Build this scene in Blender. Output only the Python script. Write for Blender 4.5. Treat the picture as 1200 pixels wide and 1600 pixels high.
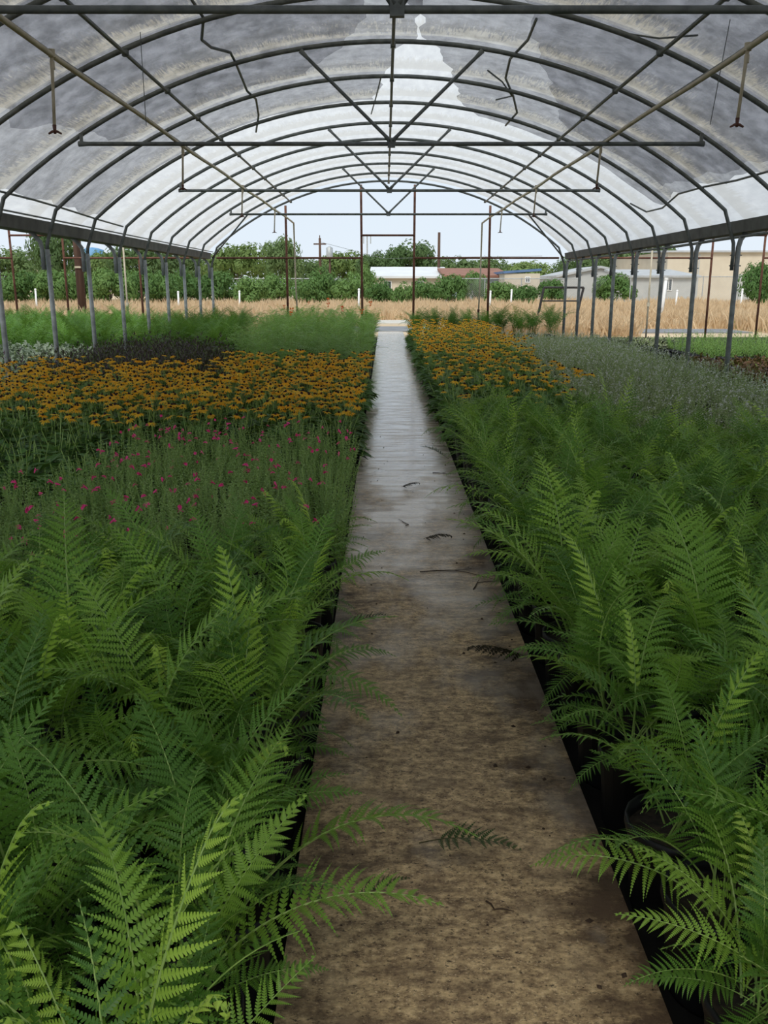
import bpy, math, random
import numpy as np
from mathutils import Vector, Matrix
for o in list(bpy.data.objects): bpy.data.objects.remove(o)
S = bpy.context.scene; COL = S.collection
R = math.radians; PI = math.pi
random.seed(7); rng = np.random.default_rng(7)

# ------------------------------------------------------------------ camera, sky, sun, exposure
EYE, FPX, HY, CXP = 1.6, 1350.0, 448.0, 602.0
PITCH = math.atan((800 - HY) / FPX)
cd = bpy.data.cameras.new('camera'); cam = bpy.data.objects.new('camera', cd); COL.objects.link(cam)
cd.sensor_fit = 'VERTICAL'; cd.sensor_height = 32.0; cd.lens = 32.0 * FPX / 1600
cd.shift_x = (600 - CXP) / 1600; cd.clip_start = .05; cd.clip_end = 2000
cam.location = (0, 0, EYE); cam.rotation_euler = (PI / 2 - PITCH, 0, 0)
S.camera = cam
w = bpy.data.worlds.new('sky'); S.world = w; w.use_nodes = True
nt = w.node_tree; nt.nodes.clear()
tc = nt.nodes.new('ShaderNodeTexCoord'); sx = nt.nodes.new('ShaderNodeSeparateXYZ'); rp = nt.nodes.new('ShaderNodeValToRGB')
nz = nt.nodes.new('ShaderNodeTexNoise'); nz.inputs['Scale'].default_value = 2.2; nz.inputs['Detail'].default_value = 4
mxw = nt.nodes.new('ShaderNodeMix'); mxw.data_type = 'RGBA'; bg = nt.nodes.new('ShaderNodeBackground'); ow = nt.nodes.new('ShaderNodeOutputWorld')
L = nt.links.new
L(tc.outputs['Generated'], sx.inputs[0]); L(sx.outputs['Z'], rp.inputs[0]); L(tc.outputs['Generated'], nz.inputs['Vector'])
rp.color_ramp.elements[0].position = 0.0; rp.color_ramp.elements[0].color = (.76, .86, .95, 1)
rp.color_ramp.elements[1].position = .35; rp.color_ramp.elements[1].color = (.60, .75, .93, 1)
L(nz.outputs['Fac'], mxw.inputs['Factor']); L(rp.outputs[0], mxw.inputs[6]); mxw.inputs[7].default_value = (.80, .87, .95, 1)
L(mxw.outputs[2], bg.inputs[0]); bg.inputs[1].default_value = 0.78; L(bg.outputs[0], ow.inputs[0])
sd = bpy.data.lights.new('sun', 'SUN'); sd.energy = 1.9; sd.angle = R(20); sd.color = (1, .96, .88)
so = bpy.data.objects.new('sun', sd); COL.objects.link(so); so.rotation_euler = (R(38), R(-14), 0)
S.view_settings.view_transform = 'Standard'; S.view_settings.look = 'None'
S.view_settings.gamma = 1.0; S.view_settings.use_curve_mapping = False
S.view_settings.exposure = 0.4
S.cycles.max_bounces = 8; S.cycles.transparent_max_bounces = 12

# ------------------------------------------------------------------ helpers
class N:
    """small node-tree writer"""
    def __init__(s, name):
        s.m = bpy.data.materials.new(name); s.m.use_nodes = True; s.t = s.m.node_tree; s.t.nodes.clear()
        s.out = s.n('OutputMaterial')
    def n(s, kind, **k):
        a = s.t.nodes.new('ShaderNode' + kind)
        for q, v in k.items(): setattr(a, q, v)
        return a
    def link(s, a, b): s.t.links.new(a, b)
    def coord(s, scale=(1, 1, 1), kind='Object'):
        c = s.n('TexCoord'); m = s.n('Mapping'); m.inputs['Scale'].default_value = scale
        s.link(c.outputs[kind], m.inputs[0]); return m.outputs[0]
    def noise(s, vec, scale, detail=4, rough=.55):
        a = s.n('TexNoise'); a.inputs['Scale'].default_value = scale; a.inputs['Detail'].default_value = detail; a.inputs['Roughness'].default_value = rough
        s.link(vec, a.inputs['Vector']); return a.outputs['Fac']
    def ramp(s, f, *stops):
        a = s.n('ValToRGB'); e = a.color_ramp.elements
        while len(e) < len(stops): e.new(.5)
        for q, (p, c) in zip(e, stops):
            q.position = p; q.color = (c, c, c, 1) if not hasattr(c, '__len__') else (*c, 1)
        s.link(f, a.inputs[0]); return a.outputs[0]
    def mix(s, f, a, b, blend='MIX'):
        m = s.n('Mix', data_type='RGBA', blend_type=blend)
        for v, i in ((f, 0), (a, 6), (b, 7)):
            if hasattr(v, 'is_linked'): s.link(v, m.inputs[i])
            elif i == 0: m.inputs[0].default_value = v
            else: m.inputs[i].default_value = (*v, 1)
        return m.outputs[2]
    def math(s, op, a, b=None, c=None):
        m = s.n('Math', operation=op)
        for i, v in enumerate((a, b, c)):
            if v is None: continue
            if hasattr(v, 'is_linked'): s.link(v, m.inputs[i])
            else: m.inputs[i].default_value = v
        return m.outputs[0]
    def bsdf(s, col, rough=.5, spec=.5, metal=0):
        b = s.n('BsdfPrincipled')
        for v, i in ((col, 'Base Color'), (rough, 'Roughness'), (spec, 'Specular IOR Level'), (metal, 'Metallic')):
            if hasattr(v, 'is_linked'): s.link(v, b.inputs[i])
            else: b.inputs[i].default_value = (*v, 1) if i == 'Base Color' else v
        return b
    def bump(s, b, h, strength=.3, dist=.01):
        a = s.n('Bump'); a.inputs['Strength'].default_value = strength; a.inputs['Distance'].default_value = dist
        s.link(h, a.inputs['Height']); s.link(a.outputs[0], b.inputs['Normal'])
    def end(s, sh): s.link(sh.outputs[0] if hasattr(sh, 'outputs') else sh, s.out.inputs[0]); return s.m

def plain(name, c1, c2, scale=6, rough=.6, metal=0, spec=.4, stretch=(1, 1, 1), bump=.15):
    n = N(name); v = n.coord(stretch); f = n.noise(v, scale, 5)
    b = n.bsdf(n.mix(n.ramp(f, (.35, 0), (.65, 1)), c1, c2), rough, spec, metal); n.bump(b, f, bump); return n.end(b)

def leafy(name, c1, c2, trans=.35, rough=.5, spec=.25):
    n = N(name); oi = n.n('ObjectInfo'); v = n.coord((1, 1, 1)); f = n.noise(v, 14, 3)
    k = n.math('ADD', n.math('MULTIPLY', oi.outputs['Random'], .75), n.math('MULTIPLY', f, .5))
    c = n.mix(n.ramp(k, (.2, 0), (.95, 1)), c1, c2); tint = (1, .62, .05) if 'petal' in name and 'orange' in name else (.30, .42, .05)
    b = n.bsdf(c, rough, spec); t = n.n('BsdfTranslucent'); n.link(n.mix(.35 if 'leaf' in name or 'orange' in name else 0.0, c, tint), t.inputs[0])
    m = n.n('MixShader'); m.inputs[0].default_value = trans; n.link(b.outputs[0], m.inputs[1]); n.link(t.outputs[0], m.inputs[2])
    return n.end(m)

class MB:
    """collects polygons, then links ONE mesh object (or returns mesh data to share)"""
    def __init__(s): s.v, s.f, s.m = [], [], []
    def poly(s, pts, mat=0):
        b = len(s.v); s.v.extend([tuple(p) for p in pts]); s.f.append(tuple(range(b, b + len(pts)))); s.m.append(mat)
    def add(s, vs, fs, mat=0):
        b = len(s.v); s.v.extend([tuple(p) for p in vs]); s.f.extend([tuple(i + b for i in q) for q in fs]); s.m.extend([mat] * len(fs))
    def box(s, a, b, mat=0):
        (x0, y0, z0), (x1, y1, z1) = a, b
        s.add([(x, y, z) for z in (z0, z1) for y in (y0, y1) for x in (x0, x1)],
              [(0, 2, 3, 1), (4, 5, 7, 6), (0, 1, 5, 4), (2, 6, 7, 3), (0, 4, 6, 2), (1, 3, 7, 5)], mat)
    def tube(s, pts, r, n=8, mat=0, cap=True):
        pts = [Vector(p) for p in pts]; rs = r if hasattr(r, '__len__') else [r] * len(pts)
        b = len(s.v); ref = None
        for i, p in enumerate(pts):
            t = (pts[min(i + 1, len(pts) - 1)] - pts[max(i - 1, 0)]).normalized()
            if ref is None: ref = Vector((0, 0, 1)) if abs(t.z) < .9 else Vector((0, 1, 0))
            u = t.cross(ref).normalized(); q = u.cross(t).normalized(); ref = q
            for k in range(n):
                a = 2 * PI * k / n; s.v.append(tuple(p + (u * math.cos(a) + q * math.sin(a)) * rs[i]))
        for i in range(len(pts) - 1):
            for k in range(n):
                s.f.append((b + i * n + k, b + i * n + (k + 1) % n, b + (i + 1) * n + (k + 1) % n, b + (i + 1) * n + k)); s.m.append(mat)
        if cap:
            s.f.append(tuple(b + k for k in reversed(range(n)))); s.f.append(tuple(b + (len(pts) - 1) * n + k for k in range(n))); s.m.extend([mat] * 2)
    def lathe(s, prof, n=20, mat=0, c=(0, 0, 0)):
        b = len(s.v)
        for r, z in prof:
            for k in range(n): a = 2 * PI * k / n; s.v.append((c[0] + r * math.cos(a), c[1] + r * math.sin(a), c[2] + z))
        for i in range(len(prof) - 1):
            for k in range(n):
                s.f.append((b + i * n + k, b + i * n + (k + 1) % n, b + (i + 1) * n + (k + 1) % n, b + (i + 1) * n + k)); s.m.append(mat)
    def data(s, name, mats, smooth=False):
        me = bpy.data.meshes.new(name); me.from_pydata(s.v, [], s.f)
        for m in (mats if isinstance(mats, (list, tuple)) else [mats]): me.materials.append(m)
        me.polygons.foreach_set('material_index', s.m)
        if smooth: me.polygons.foreach_set('use_smooth', [True] * len(s.f))
        me.update(); return me
    def obj(s, name, mats, parent=None, smooth=False, loc=None):
        return put(name, s.data(name, mats, smooth), parent, loc)

def put(name, me, parent=None, loc=None, rot=None, sc=None):
    o = bpy.data.objects.new(name, me); COL.objects.link(o)
    if parent: o.parent = parent
    if loc is not None: o.location = loc
    if rot is not None: o.rotation_euler = rot
    if sc is not None: o.scale = (sc,) * 3 if not hasattr(sc, '__len__') else sc
    return o
def tag(o, label=None, cat=None, group=None, kind=None):
    for k, v in (('label', label), ('category', cat), ('group', group), ('kind', kind)):
        if v: o[k] = v
    return o
def thing(name, label, cat, loc=(0, 0, 0), group=None, rz=0, sc=None, kind=None):
    return tag(put(name, None, None, loc, (0, 0, rz), sc), label, cat, group, kind)
ORD = 'zeroth first second third fourth fifth sixth seventh eighth ninth tenth eleventh twelfth thirteenth fourteenth fifteenth sixteenth seventeenth eighteenth nineteenth twentieth'.split()
TENS = {20: 'twenty', 30: 'thirty', 40: 'forty', 50: 'fifty'}
def nth(i): return ORD[i] if i <= 20 else (TENS[i // 10 * 10][:-1] + 'ieth' if i % 10 == 0 else TENS[i // 10 * 10] + '-' + ORD[i % 10])
def U(a, b): return random.uniform(a, b)
_cp, _sp = math.cos(PITCH), math.sin(PITCH)
def far(px, y):                                   # ground X of a column of the photograph at distance y
    return (px - CXP) / FPX * (y * _cp)
def hgt(py, y):                                   # height seen on row py at distance y
    v = (800 - py) / FPX; return EYE + y * (v * _cp - _sp) / (_cp + v * _sp)

# ------------------------------------------------------------------ materials
M = {}
M['steel'] = plain('galvanised_steel', (.10, .112, .11), (.18, .195, .19), 9, .5, .2, .4)
M['post'] = plain('galvanised_post_lit', (.20, .215, .215), (.32, .34, .335), 9, .5, .1, .4)  # paler copy of the hoop steel: daylight from outside put into its colour
M['gutter'] = plain('gutter_metal', (.07, .073, .072), (.12, .125, .122), 4, .6, .1)
M['rust'] = plain('rusty_pipe', (.10, .036, .022), (.17, .075, .045), 8, .8)
M['pvc'] = plain('weathered_pvc', (.46, .40, .28), (.60, .53, .40), 7, .55)
M['head'] = plain('sprinkler_plastic', (.08, .03, .02), (.16, .07, .05), 9, .5)
M['pot'] = plain('black_pot_plastic', (.004, .004, .0045), (.010, .010, .011), 5, .5, 0, .3)
M['soil'] = plain('potting_soil', (.012, .009, .007), (.04, .028, .018), 40, .95)
M['fern_old'] = leafy('fern_leaf', (.055, .150, .020), (.150, .320, .045), .36, .42, .35)
M['fern_mid'] = leafy('fern_leaf_fresh', (.16, .33, .040), (.30, .50, .070), .42, .42, .35)
M['fern_new'] = leafy('fern_leaf_lime', (.38, .60, .070), (.56, .76, .13), .45)
M['fern_dark'] = leafy('fern_leaf_fallen', (.018, .045, .012), (.04, .08, .02), .15)
M['fern_dead'] = leafy('fern_leaf_withered', (.012, .014, .008), (.04, .03, .016), .05)
M['stalk'] = plain('fern_stalk', (.20, .32, .07), (.34, .46, .12), 8, .5)
M['stalk_dark'] = plain('fern_stalk_brown', (.06, .05, .02), (.10, .10, .03), 8, .6)
M['susan'] = leafy('coneflower_leaf', (.050, .130, .030), (.115, .25, .055), .33)
M['petal'] = leafy('orange_petal', (1.0, .50, .02), (1.0, .68, .07), .5)
M['cone'] = plain('dark_flower_cone', (.012, .006, .004), (.035, .015, .010), 90, .9)
M['salvia'] = leafy('salvia_leaf', (.22, .37, .10), (.36, .52, .18), .40)
M['pink'] = leafy('magenta_petal', (.78, .04, .22), (.95, .10, .36), .3)
M['feather'] = leafy('feathery_leaf', (.16, .33, .06), (.29, .50, .12), .45)
M['red'] = leafy('scarlet_petal', (.75, .10, .02), (.85, .20, .03), .25)
M['purple'] = leafy('purple_leaf', (.022, .009, .020), (.060, .022, .048), .2)
M['silver'] = leafy('silver_leaf', (.16, .205, .145), (.27, .32, .235), .22, .8)
M['sage'] = leafy('grey_green_leaf', (.28, .32, .17), (.46, .49, .31), .28, .7)
M['white'] = leafy('white_petal', (.55, .56, .50), (.66, .66, .60), .25, .7)
M['bronze'] = leafy('bronze_leaf', (.10, .045, .022), (.20, .10, .045), .25)
M['pale'] = leafy('pale_green_leaf', (.13, .26, .06), (.22, .38, .10), .35)
M['tree'] = leafy('tree_leaf', (.085, .145, .055), (.155, .23, .09), .32, .7)
M['tree_light'] = leafy('tree_leaf_light', (.13, .20, .06), (.20, .28, .09), .3, .7)
M['shrub'] = leafy('shrub_leaf', (.085, .175, .050), (.160, .27, .08), .3, .7)
M['bark'] = plain('bark', (.05, .035, .025), (.11, .08, .06), 9, .9, stretch=(1, 1, .15))
M['straw'] = leafy('dry_grass', (.62, .46, .28), (.80, .65, .44), .35, .8, .1)
M['greengrass'] = leafy('green_grass', (.16, .24, .07), (.26, .34, .12), .3, .8, .1)
M['field'] = plain('dry_field_soil', (.50, .38, .24), (.64, .50, .33), .3, .95)
M['cloth_ground'] = plain('black_weed_cloth', (.004, .004, .004), (.014, .013, .012), 3, .9, 0, .15)
M['beige'] = plain('beige_siding', (.56, .49, .38), (.62, .55, .43), .8, .8)
M['white_metal'] = plain('white_metal_roof', (.62, .63, .62), (.72, .73, .72), .6, .5)
M['greywall'] = plain('grey_siding', (.40, .41, .40), (.48, .48, .46), .7, .8)
M['bluewall'] = plain('blue_grey_siding', (.24, .30, .36), (.30, .36, .42), .7, .8)
M['brownroof'] = plain('brown_shingles', (.22, .10, .07), (.30, .15, .10), 1.5, .9)
M['greyroof'] = plain('grey_roofing', (.36, .37, .37), (.46, .47, .47), 1, .7)
M['bluetrim'] = plain('blue_trim', (.08, .16, .30), (.12, .20, .36), 3, .6)
M['darkglass'] = plain('dark_window_glass', (.05, .06, .07), (.09, .10, .11), 1, .15)
M['whitepaint'] = plain('white_pvc', (.74, .74, .72), (.82, .82, .80), 3, .5)
M['wood'] = plain('weathered_pole_wood', (.06, .032, .022), (.12, .070, .048), 7, .9, stretch=(1, 1, .08))
M['blue'] = plain('blue_tank_paint', (.10, .26, .46), (.14, .32, .52), 2, .5)
M['twig'] = plain('dry_twig', (.035, .02, .012), (.08, .05, .03), 20, .9)
M['darksteel'] = plain('dark_rack_steel', (.018, .018, .02), (.05, .045, .042), 8, .6, .2)
M['chain'] = plain('galvanised_wire', (.36, .38, .38), (.46, .48, .48), 5, .5, .3)
M['gravel'] = plain('pale_concrete', (.50, .47, .40), (.60, .57, .50), 2, .8)
M['greymat'] = plain('grey_ground_mat', (.16, .165, .17), (.24, .245, .25), 2, .7)

def path_material():
    n = N('wet_tan_concrete'); v = n.coord(); vs = n.coord((1.0, 1.5, 1)); vh = n.coord((1, 2.2, 1))
    c1 = n.noise(vs, 24, 10, .74); c2 = n.noise(v, 1.7, 6, .65); c3 = n.noise(vs, 62, 4, .75); c4 = n.noise(vh, 4.5, 7, .7); c5 = n.noise(vs, 110, 3, .6)
    col = n.ramp(c1, (.34, (.11, .070, .040)), (.43, (.31, .21, .115)), (.50, (.48, .335, .180)), (.57, (.66, .47, .25)), (.68, (.88, .66, .38)))
    col = n.mix(n.ramp(c3, (.36, 0), (.46, 1)), (.085, .058, .036), col)
    col = n.mix(n.ramp(c5, (.60, 0), (.66, .9)), col, (.80, .62, .38))
    sep = n.n('SeparateXYZ'); n.link(n.coord(), sep.inputs[0])
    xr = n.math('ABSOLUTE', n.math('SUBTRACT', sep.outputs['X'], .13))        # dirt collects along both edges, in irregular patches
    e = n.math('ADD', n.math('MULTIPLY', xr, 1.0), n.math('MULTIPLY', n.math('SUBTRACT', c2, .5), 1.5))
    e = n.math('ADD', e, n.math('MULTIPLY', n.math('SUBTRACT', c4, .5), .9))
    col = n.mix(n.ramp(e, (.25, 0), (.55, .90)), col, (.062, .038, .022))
    col = n.mix(n.ramp(c4, (.48, 0), (.64, .72)), col, (.12, .078, .048))
    col = n.mix(n.ramp(c2, (.30, .5), (.46, 0)), col, (.60, .45, .27))
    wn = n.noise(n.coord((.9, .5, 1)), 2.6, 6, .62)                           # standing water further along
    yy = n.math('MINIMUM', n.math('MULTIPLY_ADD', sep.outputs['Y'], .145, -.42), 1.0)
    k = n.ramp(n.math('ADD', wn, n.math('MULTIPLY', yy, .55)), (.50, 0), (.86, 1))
    col = n.mix(n.math('MULTIPLY', k, .68), col, (.62, .545, .46))  # paler base where wet: extra sky reflection painted into the colour
    film = n.noise(n.coord((.7, 3.2, 1)), 3.2, 5, .6)
    rough = n.mix(k, (.62, .62, .62), n.ramp(film, (.40, .10), (.62, .34)))
    b = n.bsdf(col, rough, n.ramp(k, (0, .25), (1, .8)))
    rip = n.noise(n.coord((.6, 3.4, 1)), 5, 3)
    h = n.math('ADD', n.math('MULTIPLY', c1, n.math('SUBTRACT', 1.05, k)), n.math('MULTIPLY', rip, n.math('MULTIPLY', k, .9)))
    n.bump(b, h, .38, .006); return n.end(b)
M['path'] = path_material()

def film_material():
    n = N('translucent_film'); f = n.noise(n.coord((3.0, .8, 3.0)), 3, 6, .6); g = n.noise(n.coord((1, 6, 1)), 7, 5, .7)
    sep = n.n('SeparateXYZ'); n.link(n.coord(), sep.inputs[0])
    col = n.mix(n.ramp(f, (.3, 0), (.7, 1)), (.68, .68, .685), (.84, .84, .83))
    ph = n.math('FRACT', n.math('DIVIDE', n.math('ADD', n.math('SUBTRACT', 27.5, sep.outputs['Y']), 19.0), 1.9))
    st = n.noise(n.coord((15, 1.2, 15)), 2.6, 3, .6)
    col = n.mix(n.ramp(n.math('SUBTRACT', n.math('MULTIPLY', st, .75), ph), (.0, 0), (.14, .5)), col, (.60, .575, .52))
    col = n.mix(n.ramp(g, (.5, 0), (.8, .35)), col, (.54, .52, .48))
    t = n.n('BsdfTranslucent'); n.link(col, t.inputs[0]); b = n.bsdf((.62, .62, .61), .4, .3)
    n.bump(b, g, .4, .02)
    m = n.n('MixShader'); m.inputs[0].default_value = .24; n.link(t.outputs[0], m.inputs[1]); n.link(b.outputs[0], m.inputs[2])
    return n.end(m)
M['film'] = film_material()
def cloth_material(name, open_, col):
    n = N(name); sep = n.n('SeparateXYZ'); n.link(n.coord(), sep.inputs[0])
    # the cloth is stretched thin just before every hoop: pale streaks run off the hoop line
    ph = n.math('FRACT', n.math('DIVIDE', n.math('ADD', n.math('SUBTRACT', 27.5, sep.outputs['Y']), 19.0), 1.9))
    st = n.noise(n.coord((16, 1.5, 16)), 2.6, 3, .65)
    big = n.noise(n.coord((.5, .7, .5)), 1.6, 3, .6)
    reach = n.math('SUBTRACT', n.math('MULTIPLY', n.math('MULTIPLY_ADD', st, 1.3, -.34), n.ramp(big, (.30, .25), (.62, 1))), ph)
    k = n.ramp(reach, (.0, 0), (.07, 1))
    wr = n.noise(n.coord((1.5, 1.5, 1.5)), 2.4, 7, .68); fine = n.noise(n.coord((1, 1, 1)), 60, 2, .5)
    o = n.math('ADD', open_ - .20, n.math('MULTIPLY', n.ramp(wr, (.33, 0), (.62, 1)), .20))
    o = n.math('ADD', o, n.math('MULTIPLY', n.math('SUBTRACT', fine, .5), .10))
    o = n.math('ADD', o, n.math('MULTIPLY', k, .16))
    tr = n.n('BsdfTransparent'); n.link(n.mix(k, (.97, .97, 1.0), (1, .965, .90)), tr.inputs[0])
    d = n.bsdf(col, .8, .2); n.bump(d, wr, .5, .05)
    m = n.n('MixShader'); n.link(o, m.inputs[0]); n.link(d.outputs[0], m.inputs[1]); n.link(tr.outputs[0], m.inputs[2])
    return n.end(m)
M['shade1'] = cloth_material('grey_shade_cloth', .56, (.085, .085, .09))
M['shade2'] = cloth_material('knitted_shade_cloth', .72, (.07, .07, .075))

# ------------------------------------------------------------------ setting: ground, path
def slab(name, x0, x1, y0, y1, z0, z1, mat, kind='structure'):
    b = MB(); b.box((x0, y0, z0), (x1, y1, z1)); return tag(b.obj(name, mat), kind=kind)
slab('ground', -260, 260, -40, 420, -.5, -.07, M['field'])
slab('floor', -19, 19, -8, 29.6, -.069, -.045, M['cloth_ground'])
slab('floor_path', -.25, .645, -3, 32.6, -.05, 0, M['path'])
slab('trim_1', -.9, 1.6, 40.5, 44.5, -.069, -.02, M['gravel'])
slab('trim_2', -1.6, 2.2, 33.6, 37.6, -.069, -.03, M['greymat'])
slab('trim_3', 9.2, 13.6, 32.6, 35.2, -.069, -.03, M['greymat'])

# ------------------------------------------------------------------ greenhouse frame
XC, AR, ZT, HW, SP, YE = .08, 8.07, 4.66, 5.40, 1.9, 27.5
def arc(th, r=AR): return (XC + r * math.sin(th), ZT - AR + r * math.cos(th))
def arcz(x, r=AR): return ZT - AR + math.sqrt(r * r - (x - XC) ** 2)
TH0 = R(40.2)
HOOPS = [YE - SP * k for k in range(13)]
def hoop(i, y):
    n = len(HOOPS) - i
    t = thing('roof_hoop', f'grey pipe roof hoop with posts, {nth(i + 1)} from the open far end', 'greenhouse hoop', (0, y, 0), 'roof hoops')
    b = MB(); pts = []
    xl, xr = XC - HW, XC + HW
    pts += [(xl, 0, 2.16), (xl + .01, 0, 2.26), (xl + .05, 0, 2.37)]
    pts += [(arc(a)[0], 0, arc(a)[1]) for a in np.linspace(-TH0, TH0, 41)]
    pts += [(xr - .05, 0, 2.37), (xr - .01, 0, 2.26), (xr, 0, 2.12), (xr, 0, 1.85)]
    b.tube(pts, .030, 8); b.obj('hoop', M['steel'], t, True)
    p = MB(); p.tube([(xl, 0, -.05), (xl, 0, 2.17)], .040, 8); p.obj('post', M['post'], t, True)
    p = MB(); p.tube([(xr + .074, 0, -.05), (xr + .074, 0, 2.20), (xr + .10, 0, 2.32), (xr + .17, 0, 2.42)], .042, 8); p.obj('post', M['post'], t, True)
    p = MB(); p.tube([(xl - .08, 0, 1.86), (xl - .08, 0, 2.18), (xl - .10, 0, 2.28), (xl - .18, 0, 2.38), (xl - .28, 0, 2.46)], .036, 8); p.obj('outer_stub', M['post'], t, True)
    p = MB()
    for z in (1.92, 2.08): p.tube([(xl - .13, 0, z), (xl + .055, 0, z)], .010, 6); p.tube([(xr - .045, 0, z), (xr + .14, 0, z)], .010, 6)
    p.obj('bolt', M['steel'], t)
for i, y in enumerate(HOOPS): hoop(i, y)
def tie(y, i):
    where = ['nearest the open far end', 'second from the open far end', 'middle of the roof with large V brace', 'across the top, nearest'][i]
    t = thing('cross_tie', f'grey horizontal cross tie pipe, {where}', 'greenhouse tie', (XC, y - .065, 0), 'cross ties')
    b = MB(); z = 3.42
    b.tube([(-4.12, 0, z), (-4.0, 0, z), (4.0, 0, z), (4.12, 0, z)], [.036, .027, .027, .036], 8); b.obj('tie_pipe', M['steel'], t, True)
    for s in (-1, 1):
        x1 = s * 1.17; z1 = arcz(XC + x1) - .04
        p = MB(); p.tube([(s * .015, 0, z + .03), (s * .08, 0, z + .10), (x1 * .93, 0, z1 - .08), (x1, 0, z1)], [.034, .023, .023, .034], 8); p.obj('diagonal_brace', M['steel'], t, True)
    p = MB()
    for x in (-4.08, 4.08): p.box((x - .02, -.01, z), (x + .02, .02, arcz(XC + x)))
    p.box((-.05, -.028, z - .045), (.05, .028, z + .06)); p.obj('bracket', M['steel'], t)
for i, y in enumerate((YE - 2 * SP, YE - 5 * SP, YE - 8 * SP, YE - 11 * SP)): tie(y, i)
def along(name, x, z, y0, y1, r, mat, label):
    b = MB(); b.tube([(x, y, z) for y in np.linspace(y0, y1, 13)], r, 8)
    for y in HOOPS: b.box((x - r * 1.5, y - .03, z - r * 1.15), (x + r * 1.5, y + .03, z + r * 1.6))
    return tag(b.obj(name, mat, None, True), label, 'purlin')
along('ridge_purlin', XC + .02, arcz(XC) - .05, 3, YE + .1, .022, M['steel'], 'grey purlin pipe running along the ridge of the roof')
along('side_purlin', XC - 2.92, arcz(XC - 2.92) - .05, 3, YE + .1, .022, M['steel'], 'grey purlin pipe along the left slope of the roof')
along('side_purlin', XC + 2.92, arcz(XC + 2.92) - .05, 3, YE + .1, .022, M['steel'], 'grey purlin pipe along the right slope of the roof')

def gutter(s, label):
    t = thing('gutter', label, 'gutter', (XC + s * HW, 0, 0))
    b = MB(); y0, y1 = -2.5, YE + .15
    prof = [(.02, 2.60), (.05, 2.42), (.34, 2.42), (.40, 2.62), (.39, 2.62), (.33, 2.435), (.06, 2.435), (.03, 2.60)]
    n = len(prof); vs = [(s * a, y, z) for y in (y0, y1) for a, z in prof]
    b.add(vs, [(k, (k + 1) % n, n + (k + 1) % n, n + k) for k in range(n)] + [tuple(range(n)), tuple(range(n, 2 * n))])
    b.obj('trough', M['gutter'], t)
    if s > 0:
        p = MB(); p.tube([(.10, y, 2.355 + .008 * math.sin(y)) for y in np.linspace(y0, y1, 30)], .024, 8); p.obj('eave_pipe', M['steel'], t, True)
    else:
        p = MB(); p.tube([(.03, y, 2.63) for y in np.linspace(y0, y1, 10)], .014, 6); p.obj('edge_bead', M['steel'], t, True)
gutter(-1, 'long dark grey rain gutter under the left edge of the roof')
gutter(1, 'long dark grey rain gutter with pipe under the right edge of the roof')

# corner braces at the far hoop
for s, nm in ((-1, 'left'), (1, 'right')):
    b = MB(); x = XC + s * 5.36
    b.tube([(x, YE - .02, 2.45), (XC + s * 3.95, YE - SP * 1.0, arcz(XC + 3.95) - .07)], .022, 8)
    tag(b.obj('corner_brace', M['steel'], None, True), f'slanting grey brace pipe at the far {nm} corner of the roof', 'brace')

# plastic roof film and shade cloth
def sheet(name, fa, fb, y0, y1, ny, nx, off, mat, parent=None, seed=0, rag=0.0, wrinkle=.010):
    r_ = np.random.default_rng(seed); b = MB(); ph = r_.uniform(0, 6.28, 24)
    vs = []
    for j in range(ny + 1):
        y = y0 + (y1 - y0) * j / ny
        q = ((YE - y) / SP) % 1.0; sag = math.sin(PI * q) ** 2
        a0, a1 = fa(y), fb(y)
        if rag: a0 += rag * (math.sin(y * 5.1 + ph[0]) + .6 * math.sin(y * 11.7 + ph[1])); a1 += rag * (math.sin(y * 4.3 + ph[2]) + .6 * math.sin(y * 9.9 + ph[3]))
        for i in range(nx + 1):
            th = R(a0 + (a1 - a0) * i / nx); u = i / nx
            yy = y
            if rag and j in (0, ny): yy += rag * .10 * (math.sin(th * 31 + ph[4]) + .7 * math.sin(th * 67 + ph[5]))
            wv = wrinkle * (math.sin(th * 23 + y * 3.1 + ph[6]) * math.sin(y * 4.7 + ph[7]) + .6 * math.sin(th * 51 - y * 6.3 + ph[8]))
            x, z = arc(th, AR + off - .012 * sag + wv * (.25 + .75 * sag)); vs.append((x, yy, z))
    w_ = nx + 1
    b.add(vs, [(j * w_ + i, j * w_ + i + 1, (j + 1) * w_ + i + 1, (j + 1) * w_ + i) for j in range(ny) for i in range(nx)])
    return b.obj(name, mat, parent, True)
lin = lambda *p: (lambda y: float(np.interp(y, [a for a, _ in p], [c for _, c in p])))
tag(sheet('ceiling', lambda y: -42.6, lambda y: 42.6, -2.5, YE + .05, 136, 90, .105, M['film'], None, 1), kind='structure')
sA = tag(sheet('shade_cloth', lin((-5, -39.6), (14.4, -39.7), (15.8, -40.2), (16.2, -40)), lin((-5, 3.2), (12.4, 2.2), (13, .4), (16.3, -2)), -2.5, 16.25, 90, 60, .068, M['shade1'], None, 3, .25, .012),
         'torn grey shade cloth stretched over the left slope of the roof', 'shade cloth')
sB = tag(sheet('shade_cloth', lin((-5, 1.2), (11.0, 1.2), (11.5, 2.6), (12, 2.8), (12.3, 2.6), (13, 4.9), (14.8, 7.2), (16.2, 8.7), (17.0, 12)), lin((-5, 37.3), (12, 37.2), (14, 36.7), (15.3, 36.4), (16.4, 37.4), (17.0, 37)), -2.5, 16.9, 90, 60, .080, M['shade1'], None, 4, .3, .014),
         'torn grey shade cloth stretched over the right slope of the roof', 'shade cloth')
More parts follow.
